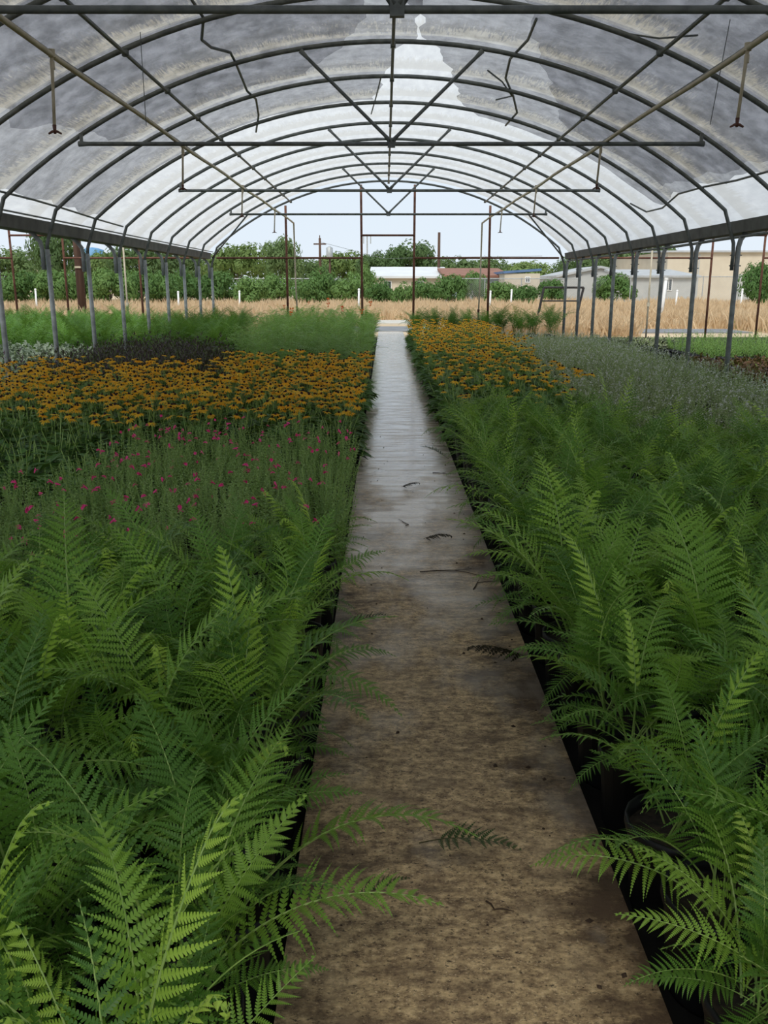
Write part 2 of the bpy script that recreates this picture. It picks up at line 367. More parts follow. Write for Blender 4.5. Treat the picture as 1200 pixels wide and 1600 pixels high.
tag(sheet('knitted_cloth', lin((-5, -31), (10, -31.4), (10.9, -33), (11.4, -31.5), (12.2, -30.2), (13.2, -30), (13.9, -27)), lin((-5, 0), (9, -1), (12, -3), (13.9, -9)), -2.5, 13.9, 80, 44, .050, M['shade2'], None, 5, .35, .012),
    'second knitted dark layer of shade cloth on the near left slope', 'shade cloth')
tag(sheet('knitted_cloth', lin((-5, 6), (9, 8), (12, 13), (15.6, 21)), lin((-5, 36.5), (12, 36), (13.8, 35.4), (15.6, 34.8)), -2.5, 15.6, 80, 44, .056, M['shade2'], None, 6, .35, .020),
    'second wrinkled dark layer of shade cloth on the near right slope', 'shade cloth')
def roofpt(px, py, off):                          # where a photo ray meets the roof vault: used once, to read off seam positions
    u = (px - CXP) / FPX; v = (800 - py) / FPX; d = (u, _cp + v * _sp, -_sp + v * _cp); rr = AR + off
    ox, oz = -XC, EYE - (ZT - AR); a = d[0] ** 2 + d[2] ** 2; bb = 2 * (ox * d[0] + oz * d[2]); c = ox * ox + oz * oz - rr * rr
    t = (-bb + math.sqrt(bb * bb - 4 * a * c)) / (2 * a); return (d[0] * t, d[1] * t, d[2] * t + EYE)
def seam(pts, r, parent):
    b = MB(); b.tube([roofpt(x, y, .038) for x, y in pts], r, 6); b.obj('seam', M['steel'], parent)
seam([(296, -6), (318, 28), (315, 62), (330, 74), (360, 82), (368, 98), (378, 122), (386, 142), (400, 155), (404, 180), (400, 206)], .018, sA)
seam([(0, 299), (52, 312), (100, 326), (150, 342), (192, 354)], .016, sA)
seam([(596, 118), (588, 150), (580, 178)], .012, sA)
seam([(838, 30), (825, 62), (797, 92), (790, 122), (802, 150), (808, 176), (790, 196)], .018, sB)
seam([(762, 110), (785, 128), (800, 150), (775, 156)], .012, sB)
seam([(1200, 268), (1150, 282), (1100, 292), (1060, 303), (1035, 325), (1010, 331), (985, 318)], .016, sB)
seam([(940, 40), (975, 52), (1030, 60), (1090, 55)], .010, sB)

# irrigation lines hung on the cross ties
def irrigation(s, label, ys):
    x = XC + s * 2.9; z = 3.475
    t = thing('irrigation_line', label, 'sprinkler line', (x, 0, z))
    yy = np.linspace(2.0, YE - .05, 30)
    b = MB(); b.tube([(0, y, .035 + .006 * math.sin(y * 2.1)) for y in yy], .020, 8); b.obj('support_pipe', M['steel'], t, True)
    b = MB(); b.tube([(-s * .05, y, -.005 + .012 * math.sin(y * 1.3)) for y in yy] , .024, 8); b.obj('supply_pipe', M['pvc'], t, True)
    b = MB(); yb = YE - .05; b.tube([(-s * .05, yb, 0), (-s * .05 + s * .0, yb + .05, -.03), (-s * .06, yb + .06, -1.6), (-s * .09, yb + .06, -2.75)], .024, 8); b.obj('riser_pipe', M['pvc'], t, True)
    b = MB(); b.lathe([(.036, -.05), (.04, 0), (.036, .05)], 10, 0, (-s * .09, yb + .06, -2.6)); b.tube([(-s * .09, yb + .06, -2.7), (-s * .09, yb + .06, -3.5)], .022, 8); b.obj('valve', M['head'], t, True)
    for y, l in ys:
        d = MB(); d.tube([(-s * .05, y, 0), (-s * .05 - .012, y, -l * .4), (-s * .05 - .03, y, -l)], [.018, .014, .014], 8)
        d.lathe([(.030, -.03), (.030, .03)], 10, 0, (-s * .05, y, 0)); d.lathe([(.021, -.03), (.021, .03)], 10, 0, (-s * .05 - .002, y, -.09))
        dd = d.obj('drop_pipe', M['pvc'], t, True)
        h = MB(); c = Vector((-s * .05 - .03, y, -l - .03)); h.tube([c + Vector((0, 0, .04)), c - Vector((0, 0, .03))], [.018, .012], 8)
        h.tube([c + Vector((-.055, 0, -.03)), c + Vector((-.02, 0, -.012)), c + Vector((.02, 0, -.012)), c + Vector((.055, 0, -.03))], [.008, .012, .012, .008], 6)
        h.obj('sprinkler_head', M['head'], dd, True)
irrigation(-1, 'beige sprinkler pipe hung under the left half of the roof', [(7.9, .56), (12.7, .52), (17.8, .5), (22.9, .5)])
irrigation(1, 'beige sprinkler pipe hung under the right half of the roof', [(7.7, .54), (12.6, .52), (17.8, .5), (22.9, .5)])
b = MB(); b.tube([roofpt(219, 50, -.05), Vector(roofpt(219, 50, -.05)) - Vector((0, 0, .9))], .004, 4)
tag(b.obj('hanging_wire', M['steel']), 'thin wire hanging from the roof at the upper left', 'wire')
b = MB(); b.tube([roofpt(1141, 30, -.05), Vector(roofpt(1141, 30, -.05)) - Vector((.1, 0, .9))], .004, 4)
tag(b.obj('hanging_wire', M['steel']), 'thin wire hanging from the roof at the upper right', 'wire')

# rusty end frames: this bay and the bare bays beside it
def end_frame(cx, label, only=None):
    t = thing('end_frame', label, 'end frame', (cx, YE + .4, 0))
    def post(x, z1, r=.036, dx=0): p = MB(); p.tube([(x, 0, -.06), (x + dx, 0, z1)], r, 8); p.obj('post', M['rust'], t, True)
    def rail(x0, x1, z, r=.03): p = MB(); p.tube([(x0, -.03, z), (x1, -.03, z)], r, 8); p.obj('rail', M['rust'], t, True)
    for x in (-3.15, -.80, .80, 3.15): post(x, arcz(XC + x) - .02, dx=.02 * random.choice((-1, 1)))
    rail(-.82, .82, 3.13); rail(-5.3, -.80, 2.46); rail(.80, 5.3, 2.46)
end_frame(XC, 'rusty brown pipe end frame around the far central doorway')
end_frame(XC - 10.85, 'rusty brown pipe end frame of the bare bay on the left')
end_frame(XC + 10.85, 'rusty brown pipe end frame of the bare bay on the right')
for px, nm in ((197, 'left'), (1015, 'right')):
    b = MB(); x = far(px, YE + .3); b.tube([(x, YE + .3, -.05), (x, YE + .3, 3.4)], .028, 8); b.lathe([(.05, 0), (.05, .12)], 8, 0, (x, YE + .3, 1.0))
    tag(b.obj('water_riser', M['pvc'], None, True), f'upright beige water pipe in the bare bay on the {nm}', 'pipe')

# ------------------------------------------------------------------ plant meshes
def frond_data(name, Ln, a0, a1, npair, plen, K, wid, leaf, stalk, stipe=.28, droop=.25, curl=0, seed=0, fwd=22, tipcurl=0):
    r_ = random.Random(seed); b = MB(); NS = 40; P = []; T = []; p = Vector((0, 0, 0)); sway = r_.uniform(-.7, .7)
    for i in range(NS + 1):
        t = i / NS; a = R(a0 + (a1 - a0) * t ** 1.4)
        if curl and t > .8: a += R(curl) * ((t - .8) / .2) ** 1.5
        step = Ln / NS * (1 - .55 * max(0, (t - .8) / .2) if curl else 1)
        d = Vector((math.sin(a), sway * t * .5, math.cos(a))).normalized(); P.append(p.copy()); T.append(d); p = p + d * step
    sides = 4 if K > 4 else 3
    b.tube([P[i] for i in range(0, NS + 1, 2)], [.0044 * (1 - .8 * i / NS) * (Ln / .7) for i in range(0, NS + 1, 2)], sides, 1, False)
    for j in range(npair):
        u = (j + .3) / npair; t = stipe + (1 - stipe) * u ** .92
        for s in (-1, 1):
            tt = min(.999, t + (.006 * s)); i = int(tt * NS); f = tt * NS - i
            c = P[i].lerp(P[min(i + 1, NS)], f); tg = T[i]
            side = Vector((0, s, 0)); up = side.cross(tg) * s; up.normalize()
            if up.z < 0 and not curl: up = -up
            fa = R(fwd + 26 * u + r_.uniform(-7, 7)); lift = R(r_.uniform(4, 26))
            prof = (.72 + .28 * min(1, u / .22)) * max(.06, 1 - u ** 1.5)
            ln = plen * prof * r_.uniform(.86, 1.1); wd = wid * (.45 + .55 * prof)
            D = (side * math.cos(fa) + tg * math.sin(fa)); D = (D * math.cos(lift) + up * math.sin(lift)).normalized()
            dr = droop * r_.uniform(.6, 1.5); q = c.copy(); ax = [q.copy()]; ds = []
            for k in range(K):
                g = (k + 1) / K; dd = (D + Vector((0, 0, -1)) * dr * g * 1.6 + tg * .25 * g + (up * tipcurl * g * g)).normalized()
                ds.append(dd); q = q + dd * (ln / K); ax.append(q.copy())
            for k in range(K):
                dd = ds[k]; W = (tg - dd * tg.dot(dd)); W = W.normalized() if W.length > 1e-4 else Vector((1, 0, 0)); nn = dd.cross(W)
                g = (k + .5) / K; hw = wd * 1.12 * (1 - g ** 1.35) * (1 if k else .8); fo = .22
                for z in (-1, 1):
                    o = W * z * hw + nn * fo * hw * -s
                    if K > 4:
                        e0 = ax[k].lerp(ax[k + 1], .38) + o + dd * hw * .35; e1 = ax[k].lerp(ax[k + 1], .80) + o * .95 + dd * hw * .40
                        b.poly([ax[k], e0, e1, ax[k + 1]] if z > 0 else [ax[k + 1], e1, e0, ax[k]])
                    else:
                        e0 = ax[k].lerp(ax[k + 1], .5) + o * 1.05 + dd * hw * .5
                        b.poly([ax[k], e0, ax[k + 1]] if z > 0 else [ax[k + 1], e0, ax[k]])
    return b.data(name, [leaf, stalk])
FR = {}
for lod, (K, npr) in enumerate(((13, 21), (8, 20), (4, 17))):
    for c, (mk, sk) in dict(old=('fern_old', 'stalk'), mid=('fern_mid', 'stalk')).items():
        FR[lod, c] = [frond_data('frond', *a, npr, pl, K, .0095 if lod < 2 else .0105, M[mk], M[sk], stipe=st, droop=dr, seed=i + lod * 10)
                      for i, (a, pl, st, dr) in enumerate((((.68, 6, 74), .150, .28, .30), ((.62, 14, 98), .140, .30, .45), ((.58, 3, 60), .130, .28, .22), ((.66, 20, 122), .130, .26, .62), ((.50, 30, 104), .120, .22, .42), ((.56, 8, 84), .110, .34, .55), ((.46, 4, 66), .090, .30, .24)))]
    FR[lod, 'new'] = [frond_data('frond', *a, npr - 5, pl, K, .0095, M['fern_new'], M['stalk'], stipe=st, droop=dr, curl=cu, seed=i + 50, fwd=30, tipcurl=tcu)
                      for i, (a, pl, st, dr, cu, tcu) in enumerate((((.66, 4, 34), .105, .34, .10, 60, .10), ((.62, 8, 60), .088, .34, .30, 240, .25), ((.60, 2, 30), .042, .42, .10, 420, .7), ((.60, 16, 80), .100, .30, .35, 120, .15)))]
FR['dark'] = [frond_data('frond', .34, 60, 96, 13, .085, 9, .010, M['fern_dark'], M['stalk_dark'], stipe=.2, droop=.12, seed=71)]
FR['dead'] = [frond_data('frond', .20, 62, 112, 11, .060, 5, .009, M['fern_dead'], M['stalk_dark'], stipe=.05, droop=.35, seed=72, curl=160, fwd=48)]

def pot_data(h, r):
    b = MB(); b.lathe([(r * .55, .004), (r * .80, 0), (r * .82, .012), (r * .97, h - .03), (r * 1.03, h - .03), (r * 1.03, h), (r * .97, h), (r * .95, h - .035)], 18, 0)
    return b.data('pot', M['pot'], True)
def soil_data(h, r):
    b = MB(); n = 12; vs = [(0, 0, h - .025)] + [(r * .955 * math.cos(2 * PI * k / n), r * .955 * math.sin(2 * PI * k / n), h - .04 + random.uniform(-.004, .004)) for k in range(n)]
    b.add(vs, [(0, k + 1, (k + 1) % n + 1) for k in range(n)]); return b.data('soil', M['soil'])
POT, SOIL = pot_data(.27, .135), soil_data(.27, .135)
POT_S, SOIL_S = pot_data(.20, .11), soil_data(.20, .11)

def leaf(b, c, d, up, ln, wd, mat=0, fold=.2, bend=.25, seg=3):
    """a folded ovate leaf"""
    d = d.normalized(); W = d.cross(up); W = W.normalized() if W.length > 1e-3 else Vector((1, 0, 0)); nn = W.cross(d)
    ax = []; q = Vector(c)
    for k in range(seg + 1):
        ax.append(q.copy()); dd = (d - Vector((0, 0, 1)) * bend * (k / seg)).normalized(); q = q + dd * ln / seg
    for z in (-1, 1):
        e = []
        for k in range(1, seg):
            g = k / seg; e.append(ax[k] + (W * z + nn * fold) * wd * math.sin(PI * min(1, g * 1.15) ** .8))
        pts = [ax[0]] + e + [ax[seg]]
        if seg == 1: continue
        b.poly((pts + ax[seg - 1:0:-1]) if z > 0 else list(reversed(pts + ax[seg - 1:0:-1])), mat)
def rdir(az, el): return Vector((math.cos(az) * math.cos(el), math.sin(az) * math.cos(el), math.sin(el)))
UP = Vector((0, 0, 1))
def susan_foliage(seed):
    random.seed(seed); b = MB(); z0 = .18
    for k in range(12):
        az = U(0, 2 * PI); el = R(U(62, 86)); ln = U(.26, .40); d = rdir(az, el); c = Vector((U(-.06, .06), U(-.06, .06), z0))
        b.tube([c, c + d * ln * .5, c + d * ln + Vector((0, 0, .01))], .0028, 3, 1, False)
        for j in range(5):
            g = .15 + .8 * j / 5; a2 = U(0, 2 * PI); leaf(b, c + d * ln * g, rdir(a2, R(U(0, 45))), UP, U(.06, .11) * (1.2 - g * .5), U(.018, .028), 0)
    for k in range(34):
        az = U(0, 2 * PI); rr = U(.04, .17); c = Vector((math.cos(az) * rr * .7, math.sin(az) * rr * .7, z0 + U(.0, .22)))
        leaf(b, c, rdir(az + U(-.5, .5), R(U(-15, 45))), UP, U(.10, .16), U(.03, .045), 0, .25, .5)
    for k in range(26):
        az = U(0, 2 * PI); c = Vector((math.cos(az) * .10, math.sin(az) * .10, z0 + U(-.01, .06)))
        leaf(b, c, rdir(az + U(-.3, .3), R(U(-30, 15))), UP, U(.12, .18), U(.036, .052), 0, .2, .9, 4)
    return b.data('foliage', [M['susan'], M['stalk']])
def susan_flower(seed):
    random.seed(seed); b = MB(); n = random.choice((11, 12, 13)); dr = U(-.55, .05)
    for k in range(n):
        a = 2 * PI * k / n + U(-.08, .08); e = dr + U(-.18, .18); d = rdir(a, e)
        leaf(b, d * .006, d, UP, U(.038, .048), .0105, 0, .1, .35)
    b.lathe([(.0095, -.002), (.0100, .004), (.008, .010), (.004, .014), (.0005, .015)], 8, 1)
    b.tube([(0, 0, -.002), (.003, 0, -.10)], .0017, 3, 2, False)
    return b.data('flower', [M['petal'], M['cone'], M['stalk']])
def spiky(seed, nst, h0, h1, spread, step, lf, wd, mat, el=(-5, 50), z0=.17, dots=None, lean=(68, 88), seg=2):
    random.seed(seed); b = MB()
    for k in range(nst):
        az = U(0, 2 * PI); rr = spread * math.sqrt(U(0, 1)); c = Vector((math.cos(az) * rr, math.sin(az) * rr, z0)); d = rdir(az, R(U(*lean))); ln = U(h0, h1)
        b.tube([c, c + d * ln], [.002, .001], 3, 1, False); m = int(ln / step); a = U(0, 6)
        for j in range(m):
            g = (j + 1) / m; a += PI / 2 + U(-.3, .3)
            for s in (0, PI): leaf(b, c + d * ln * g, rdir(a + s, R(U(*el))), UP, lf * U(.6, 1.2) * (1.15 - .6 * g), wd * (1.15 - .5 * g), 0, .15, .2, seg)
        if dots and U(0, 1) < dots:
            for j in range(3): leaf(b, c + d * (ln + U(-.03, .01)), rdir(U(0, 6), R(U(10, 70))), UP, .020, .009, 2, .1, .2, 2)
    return b.data('foliage', [mat, M['stalk'], M['white']])
def pink_flower(seed):
    random.seed(seed); b = MB()
    for d, l, wd in ((rdir(.2, -.5), .017, .008), (rdir(1.0, -.4), .012, .005), (rdir(-.7, -.4), .012, .005), (rdir(.2, .7), .012, .005)): leaf(b, (0, 0, 0), d, UP, l, wd, 0, .2, .3)
    b.tube([(-.012, -.002, -.008), (0, 0, 0)], [.002, .004], 5, 0, False); return b.data('flower', M['pink'])
def feathery(seed, h, nst, leaf_n, mat, z0=.2):
    random.seed(seed); b = MB()
    for k in range(nst):
        az = U(0, 2 * PI); d = rdir(az, R(U(60, 88))); ln = U(.55, 1) * h; c = Vector((U(-.08, .08), U(-.08, .08), z0)); b.tube([c, c + d * ln], [.005, .002], 3, 1, False)
        for j in range(leaf_n):
            g = .2 + .8 * (j + U(0, .8)) / leaf_n; q = c + d * ln * (g if j else U(-.1, .1)); a2 = az + U(-2.4, 2.4); e = U(.1, 1.0); rl = U(.16, .26) ; D = rdir(a2, e); Dn = (D - UP * .5).normalized()
            for m in range(6):
                f = (m + .6) / 6; w0 = q + D * rl * f - UP * .06 * f * f; S_ = D.cross(UP).normalized(); pl = .085 * (1 - .55 * abs(f - .45) * 1.6)
                for s in (-1, 1):
                    pd = (S_ * s + D * .5).normalized(); 
                    for r in range(5):
                        o = w0 + pd * pl * (r + .5) / 5 - UP * .012 * r / 5; W = pd.cross(UP).normalized() * .011; nn = pd * .0055
                        b.poly([o - nn, o + W + nn * .5, o + nn, o - W + nn * .5], 0)
    return b.data('foliage', [mat, M['stalk']])
def red_cluster(seed):
    random.seed(seed); b = MB()
    for k in range(16): leaf(b, (U(-.02, .02), U(-.02, .02), U(-.02, .05)), rdir(U(0, 6.3), R(U(-10, 70))), UP, U(.02, .035), .013, 0, .2, .3)
    return b.data('flower_head', M['red'])
def lobed(seed, n, rad, h, lf, wd, mat, z0=.14):
    random.seed(seed); b = MB()
    for k in range(n):
        az = U(0, 2 * PI); rr = rad * math.sqrt(U(0, 1)); c = Vector((math.cos(az) * rr, math.sin(az) * rr, z0 + h * U(.2, 1) * (1 - .4 * (rr / rad) ** 2))); d = rdir(az + U(-.7, .7), R(U(0, 60)))
        leaf(b, c, d, UP, lf * U(.7, 1.2), wd, 0, .2, .4)
        for s in (-1, 1): leaf(b, c + d * lf * .35, (d + d.cross(UP) * .8 * s), UP, lf * .5, wd * .6, 0, .2, .3, 2)
    for k in range(6): b.tube([(0, 0, z0), (U(-1, 1) * rad * .6, U(-1, 1) * rad * .6, z0 + h * .8)], .003, 3, 1, False)
    return b.data('foliage', [mat, M['stalk']])
def fern_clump(seed, n, mat, sc):
    random.seed(seed); b = MB()
    for k in range(n):
        me = random.choice(FR[2, 'mid']); m = Matrix.Translation((U(-.08, .08), U(-.08, .08), .2)) @ Matrix.Rotation(U(0, 6.28), 4, 'Z') @ Matrix.Rotation(R(U(-8, 14)), 4, 'Y') @ Matrix.Scale(sc * U(.8, 1.15), 4)
        co = np.empty(len(me.vertices) * 3); me.vertices.foreach_get('co', co); vs = [m @ Vector(v) for v in co.reshape(-1, 3)]
        b.add(vs, [tuple(p.vertices) for p in me.polygons])
    return b.data('foliage', mat)

# ------------------------------------------------------------------ potted ferns
def fern(x, y, label, group=None, n=12, hero=(), sc=1.0, new=None, soil=False, skirt=0):
    lod = 0 if y < 2.7 else 1 if y < 5.2 else 2
    t = thing('potted_fern', label, 'fern', (x, y, -.045), group)
    put('pot', POT, t, rot=(0, 0, U(0, 6)))
    if soil: put('soil', SOIL, t)
    for k in range(n):
        kind = 'mid' if U(0, 1) < .40 else 'old'
        az = 2 * PI * (k + U(-.35, .35)) / n
        me = random.choice(FR[lod, kind]); s = sc * U(.62, 1.08)
        put('frond', me, t, (U(-.05, .05), U(-.05, .05), .24), (R(U(-24, 24)), R(U(-14, 24)), az), s)
    for j in range(skirt):
        f = put('frond', random.choice(FR[lod, 'old']), t, (0, 0, U(.22, .26)), (R(U(-16, 16)), R(U(30, 62)), (PI if x > 0 else 0) + U(-.9, .9)), sc * U(.42, .66))
    k = new if new is not None else random.choice((0, 1, 1, 2) if x < 0 else (0, 0, 1, 1))
    for j in range(k):
        f = put('frond', random.choice(FR[lod, 'new']), t, (U(-.05, .05), U(-.05, .05), .24), (R(U(-10, 10)), R(U(-6, 14)), U(0, 6.28)), sc * U(.8, 1.1))
        f['label'] = 'fresh lime green frond'
    for (kind, vi, az, tilt, roll, s) in hero:
        f = put('frond', FR[0 if y < 3.2 else lod, kind][vi], t, (0, 0, .24), (R(roll), R(tilt), R(az)), s)
        if kind == 'new': f['label'] = 'tall lime green young frond'
    return t
HEROES = {   # photo landmarks: extra fronds on chosen pots (kind, variant, azimuth, tilt, roll, scale)
    ('L', 0, 1): [('new', 0, 40, 4, 0, 1.12), ('new', 2, 200, 3, 0, .95), ('new', 1, 150, 6, 0, .9)],
    ('L', 2, 1): [('new', 0, 90, 2, 0, 1.0), ('mid', 0, 60, 14, 0, 1.1)],
    ('L', 0, 2): [('mid', 1, 10, 16, 0, 1.05), ('mid', 0, 60, 20, 0, 1.0)],
    ('L', 2, 6): [('mid', 0, 95, 2, 0, 1.3), ('mid', 2, 250, 2, 0, 1.2)],
    ('R', 1, 6): [('mid', 0, 95, -4, 0, 1.25), ('mid', 2, 60, 0, 0, 1.25), ('mid', 2, 200, 2, 0, 1.05)],
    ('R', 0, 9): [('mid', 0, 100, -2, 0, 1.2), ('new', 1, 60, 2, 0, 1.1)],
}
HERO_LABEL = {('L', 0, 1): 'fern with tallest bright lime young frond, front of the left bed beside path',
              ('L', 2, 1): 'fern with an upright lime frond, front of the left bed away from path',
              ('L', 2, 6): 'fern with one broad tall upright frond in the left fern bed',
              ('R', 1, 6): 'tall broad-fronded green fern rising above the right bed, near the front',
              ('R', 0, 9): 'tall fern with curled lime tips beside the right path edge, mid bed'}
SPX = .325
def fern_bed(side, xs, y0, ymax, group):
    for i, x in enumerate(xs):
        j = 0; y = y0(i, x)
        while y < ymax(x):
            vis = abs(x + U(-.02, .02)) < .455 * y + .75
            if vis:
                key = (side, i, j); near = i < 2 or y < 2.2
                lab = HERO_LABEL.get(key) or f"green fern in black pot, {'left' if side == 'L' else 'right'} fern bed, {nth(i + 1)} row from path, {nth(j + 1)} pot along"
                fern(x + U(-.03, .03), y + U(-.03, .03), lab, group, n=8 if (side, i, j) == ('R', 0, 4) else 15 if y < 4 else 11, hero=HEROES.get(key, ()), sc=U(.9, 1.08) * (.93 if side == 'L' and y > 3 else 1.0), soil=near, skirt=4 if i == 0 and (side, j) not in (('R', 3), ('R', 4), ('R', 8)) else 0)
            y += SPX; j += 1
random.seed(11)
fern_bed('L', [-.40 - SPX * i for i in range(9)], lambda i, x: .72 + .16 * (i % 2), lambda x: 4.3 + (x + .4) * .75, 'ferns in the left bed')
fern_bed('R', [.80 + SPX * i for i in range(10)], lambda i, x: .74 + .16 * (i % 2), lambda x: 8.5 if x < 2.4 else 7.5, 'ferns in the right bed')

# ------------------------------------------------------------------ flowering pots
def bed(xs, ys, test, build, stagger=True):
    for i, x in enumerate(xs):
        j = 0
        for y in ys:
            yy = y + (.5 * (ys[1] - ys[0]) if stagger and i % 2 else 0)
            if test(x, yy): build(x + U(-.03, .03), yy + U(-.03, .03), i, j); j += 1
inview = lambda x, y, m=.5: abs(x) < .455 * y + m
SUS = [susan_foliage(s) for s in (1, 2, 3)]; FLW = [susan_flower(s) for s in range(6)]
def susan(side, grp, nf):
    def f(x, y, i, j):
        t = thing('potted_black_eyed_susan', f'black-eyed susan in black pot, {side} orange bed, {nth(i + 1)} row from path, {nth(j + 1)} pot along', 'flower plant', (x, y, -.045), grp)
        put('pot', POT_S, t); put('foliage', random.choice(SUS), t, rot=(0, 0, U(0, 6.28)), sc=(U(1.12, 1.32), U(1.12, 1.32), U(.94, 1.1)))
        for k in range(int(nf(x, y) * random.choice((.5, 1.0, 1.4, 1.7, 2.0)) + .5)):
            a = U(0, 6.28); r = .22 * math.sqrt(U(0, 1)); put('flower', random.choice(FLW), t, (r * math.cos(a), r * math.sin(a), U(.52, .78)), (R(U(-16, 8)) , R(U(-16, 16)), U(0, 6.28)), U(.95, 1.25))
    return f
random.seed(21)
lx = [-.40 - .43 * i for i in range(12)]
bed(lx, [4.3 + .43 * k for k in range(21)], lambda x, y: (7.35 if x > -1.9 else 5.5) < y < (12.7 if x > -2.2 else 11.7) and inview(x, y, .25), susan('left', 'black-eyed susans left of the path', lambda x, y: 0 if y < 7.0 else 11 if x > -2.6 or y > 8 else 7))
bed([.80 + .43 * i for i in range(5)], [8.8 + .46 * k for k in range(38)], lambda x, y: y < 25.4 and x < 2.3 + .03 * (y - 8) and not (x > 1.9 and y < 9.2), susan('right', 'black-eyed susans right of the path', lambda x, y: 5.2 if y > 12 else 3.6))
SAL = [spiky(s, 34, .20, .42, .13, .019, .030, .0072, M['salvia'], (0, 50)) for s in (31, 32, 33)]; PNK = [pink_flower(s) for s in (1, 2)]
def salvia(x, y, i, j):
    t = thing('potted_salvia', f'salvia with small magenta flowers in black pot, {nth(i + 1)} row from path, {nth(j + 1)} pot along', 'flower plant', (x, y, -.045), 'salvias left of the path')
    put('pot', POT_S, t); put('foliage', random.choice(SAL), t, rot=(0, 0, U(0, 6.28)), sc=U(.92, 1.12))
    for k in range(random.choice((2, 3, 5, 6))):
        a = U(0, 6.28); r = .15 * math.sqrt(U(0, 1)); put('flower', random.choice(PNK), t, (r * math.cos(a), r * math.sin(a), U(.42, .64)), (R(U(-30, 30)), R(U(-30, 30)), U(0, 6.28)), U(1.1, 1.7))
random.seed(22)
bed([-.38 - .30 * i for i in range(10)], [2.7 + .30 * k for k in range(15)], lambda x, y: 4.42 + (x + .4) * .75 < y < (7.15 if x > -1.9 else 5.3) and inview(x, y), salvia)
FEA = [feathery(s, .62, 11, 7, M['feather']) for s in (41, 42, 43)]; RED = [red_cluster(s) for s in (1, 2)]
reds = {(0, 0): 0}
def feather(x, y, i, j):
    t = thing('feathery_shrub', f'feathery green shrub in black pot, {nth(i + 1)} row left of path, {nth(j + 1)} pot along', 'shrub', (x, y, -.045), 'feathery shrubs left of the path')
    put('pot', POT, t); put('foliage', random.choice(FEA), t, rot=(0, 0, U(0, 6.28)), sc=(1, 1, U(1.05, 1.25) * (1.0 + .018 * (y - 12))))
    if (i == 0 and j in (10, 18)) or random.random() < (.10 if y > 18 else .0):
        put('flower_head', random.choice(RED), t, (U(-.1, .1), U(-.1, .1), U(.98, 1.12) + .012 * (y - 12)), sc=U(1.1, 1.8))
random.seed(24)
bed([-.46 - .52 * i for i in range(6)], [13.0 + .56 * k for k in range(25)], lambda x, y: y < 26.3 and x > -2.2 - .09 * (y - 11), feather)
PUR = [spiky(s, 18, .22, .42, .15, .04, .10, .013, M['purple'], (10, 70), lean=(55, 85)) for s in (51, 52)]
def purple(x, y, i, j):
    t = thing('purple_foliage_plant', f'dark purple leafy plant in black pot, {nth(i + 1)} row, {nth(j + 1)} from the front', 'plant', (x, y, -.045), 'purple plants behind the orange flowers')
    put('pot', POT_S, t); put('foliage', random.choice(PUR), t, rot=(0, 0, U(0, 6.28)), sc=U(1.2, 1.5))
random.seed(25)
bed([-2.45 - .42 * i for i in range(7)], [12.2 + .5 * k for k in range(11)], lambda x, y: y < 17.0 and x < -2.5 - .10 * (y - 11.5), purple)
DUS = [lobed(s, 120, .30, .30, .10, .022, M['silver']) for s in (61, 62)]
def silver(x, y, i, j):
    t = thing('silver_leaf_plant', f'pale silver leafy plant in black pot, left bed, {nth(i + 1)} row out, {nth(j + 1)} from the front', 'plant', (x, y, -.045), 'silver plants by the left posts')
    put('pot', POT_S, t); put('foliage', random.choice(DUS), t, rot=(0, 0, U(0, 6.28)), sc=U(1.1, 1.4))
random.seed(26)
bed([-5.75 - .55 * i for i in range(6)], [12.6 + .6 * k for k in range(9)], lambda x, y: y < 17.4 and inview(x, y, .4), silver)
FCL = [fern_clump(s, 18, M['fern_old'], 1.12) for s in (71, 72, 73)]
def outer_fern(side):
    def f(x, y, i, j):
        t = thing('bushy_fern', f'bushy green fern standing in the {side}, {nth(i + 1)} row out, {nth(j + 1)} from the front', 'fern', (x, y, -.045), 'ferns in the ' + side)
        put('pot', POT, t); put('foliage', random.choice(FCL), t, rot=(0, 0, U(0, 6.28)), sc=(1.2, 1.2, U(1.25, 1.5)))
    return f
random.seed(27)
bed([-2.9 - .62 * i for i in range(15)], [17.4 + .8 * k for k in range(12)], lambda x, y: y < 26.6 and x < -2.3 - .09 * (y - 11) - .3 and (x > -5.2 or x < -5.75) and (y > 17.6 or (x > -5.2)) and inview(x, y, .3), outer_fern('far left bed'))
bed([.95 + .5 * i for i in range(9)], [25.9 + .7 * k for k in range(2)], lambda x, y: True, outer_fern('far right bed'))
SAG = [spiky(s, 44, .18, .36, .20, .03, .030, .0075, M['sage'], (0, 60), dots=.7, lean=(45, 88), z0=.15) for s in (81, 82, 83)]
def sage(x, y, i, j):
    t = thing('grey_green_plant', f'grey-green plant with tiny white flowers in black pot, right bed, {nth(i + 1)} row, {nth(j + 1)} along', 'plant', (x, y, -.045), 'grey-green plants by the right posts')
    put('pot', POT_S, t); put('foliage', random.choice(SAG), t, rot=(0, 0, U(0, 6.28)), sc=(U(1.1, 1.35), U(1.1, 1.35), U(.95, 1.15)))
random.seed(28)
bed([2.45 + .46 * i for i in range(7)], [7.8 + .52 * k for k in range(32)], lambda x, y: x > 2.25 + .04 * (y - 8) and y < 23.8 and inview(x, y, .4), sage)
BRO = [lobed(s, 60, .24, .22, .08, .024, M['bronze']) for s in (91, 92)]
PAL = [spiky(s, 26, .24, .44, .20, .035, .06, .011, M['pale'], (10, 60), lean=(50, 88)) for s in (93, 94)]
LOW = [lobed(s, 60, .24, .16, .06, .016, M['sage']) for s in (95, 96)]
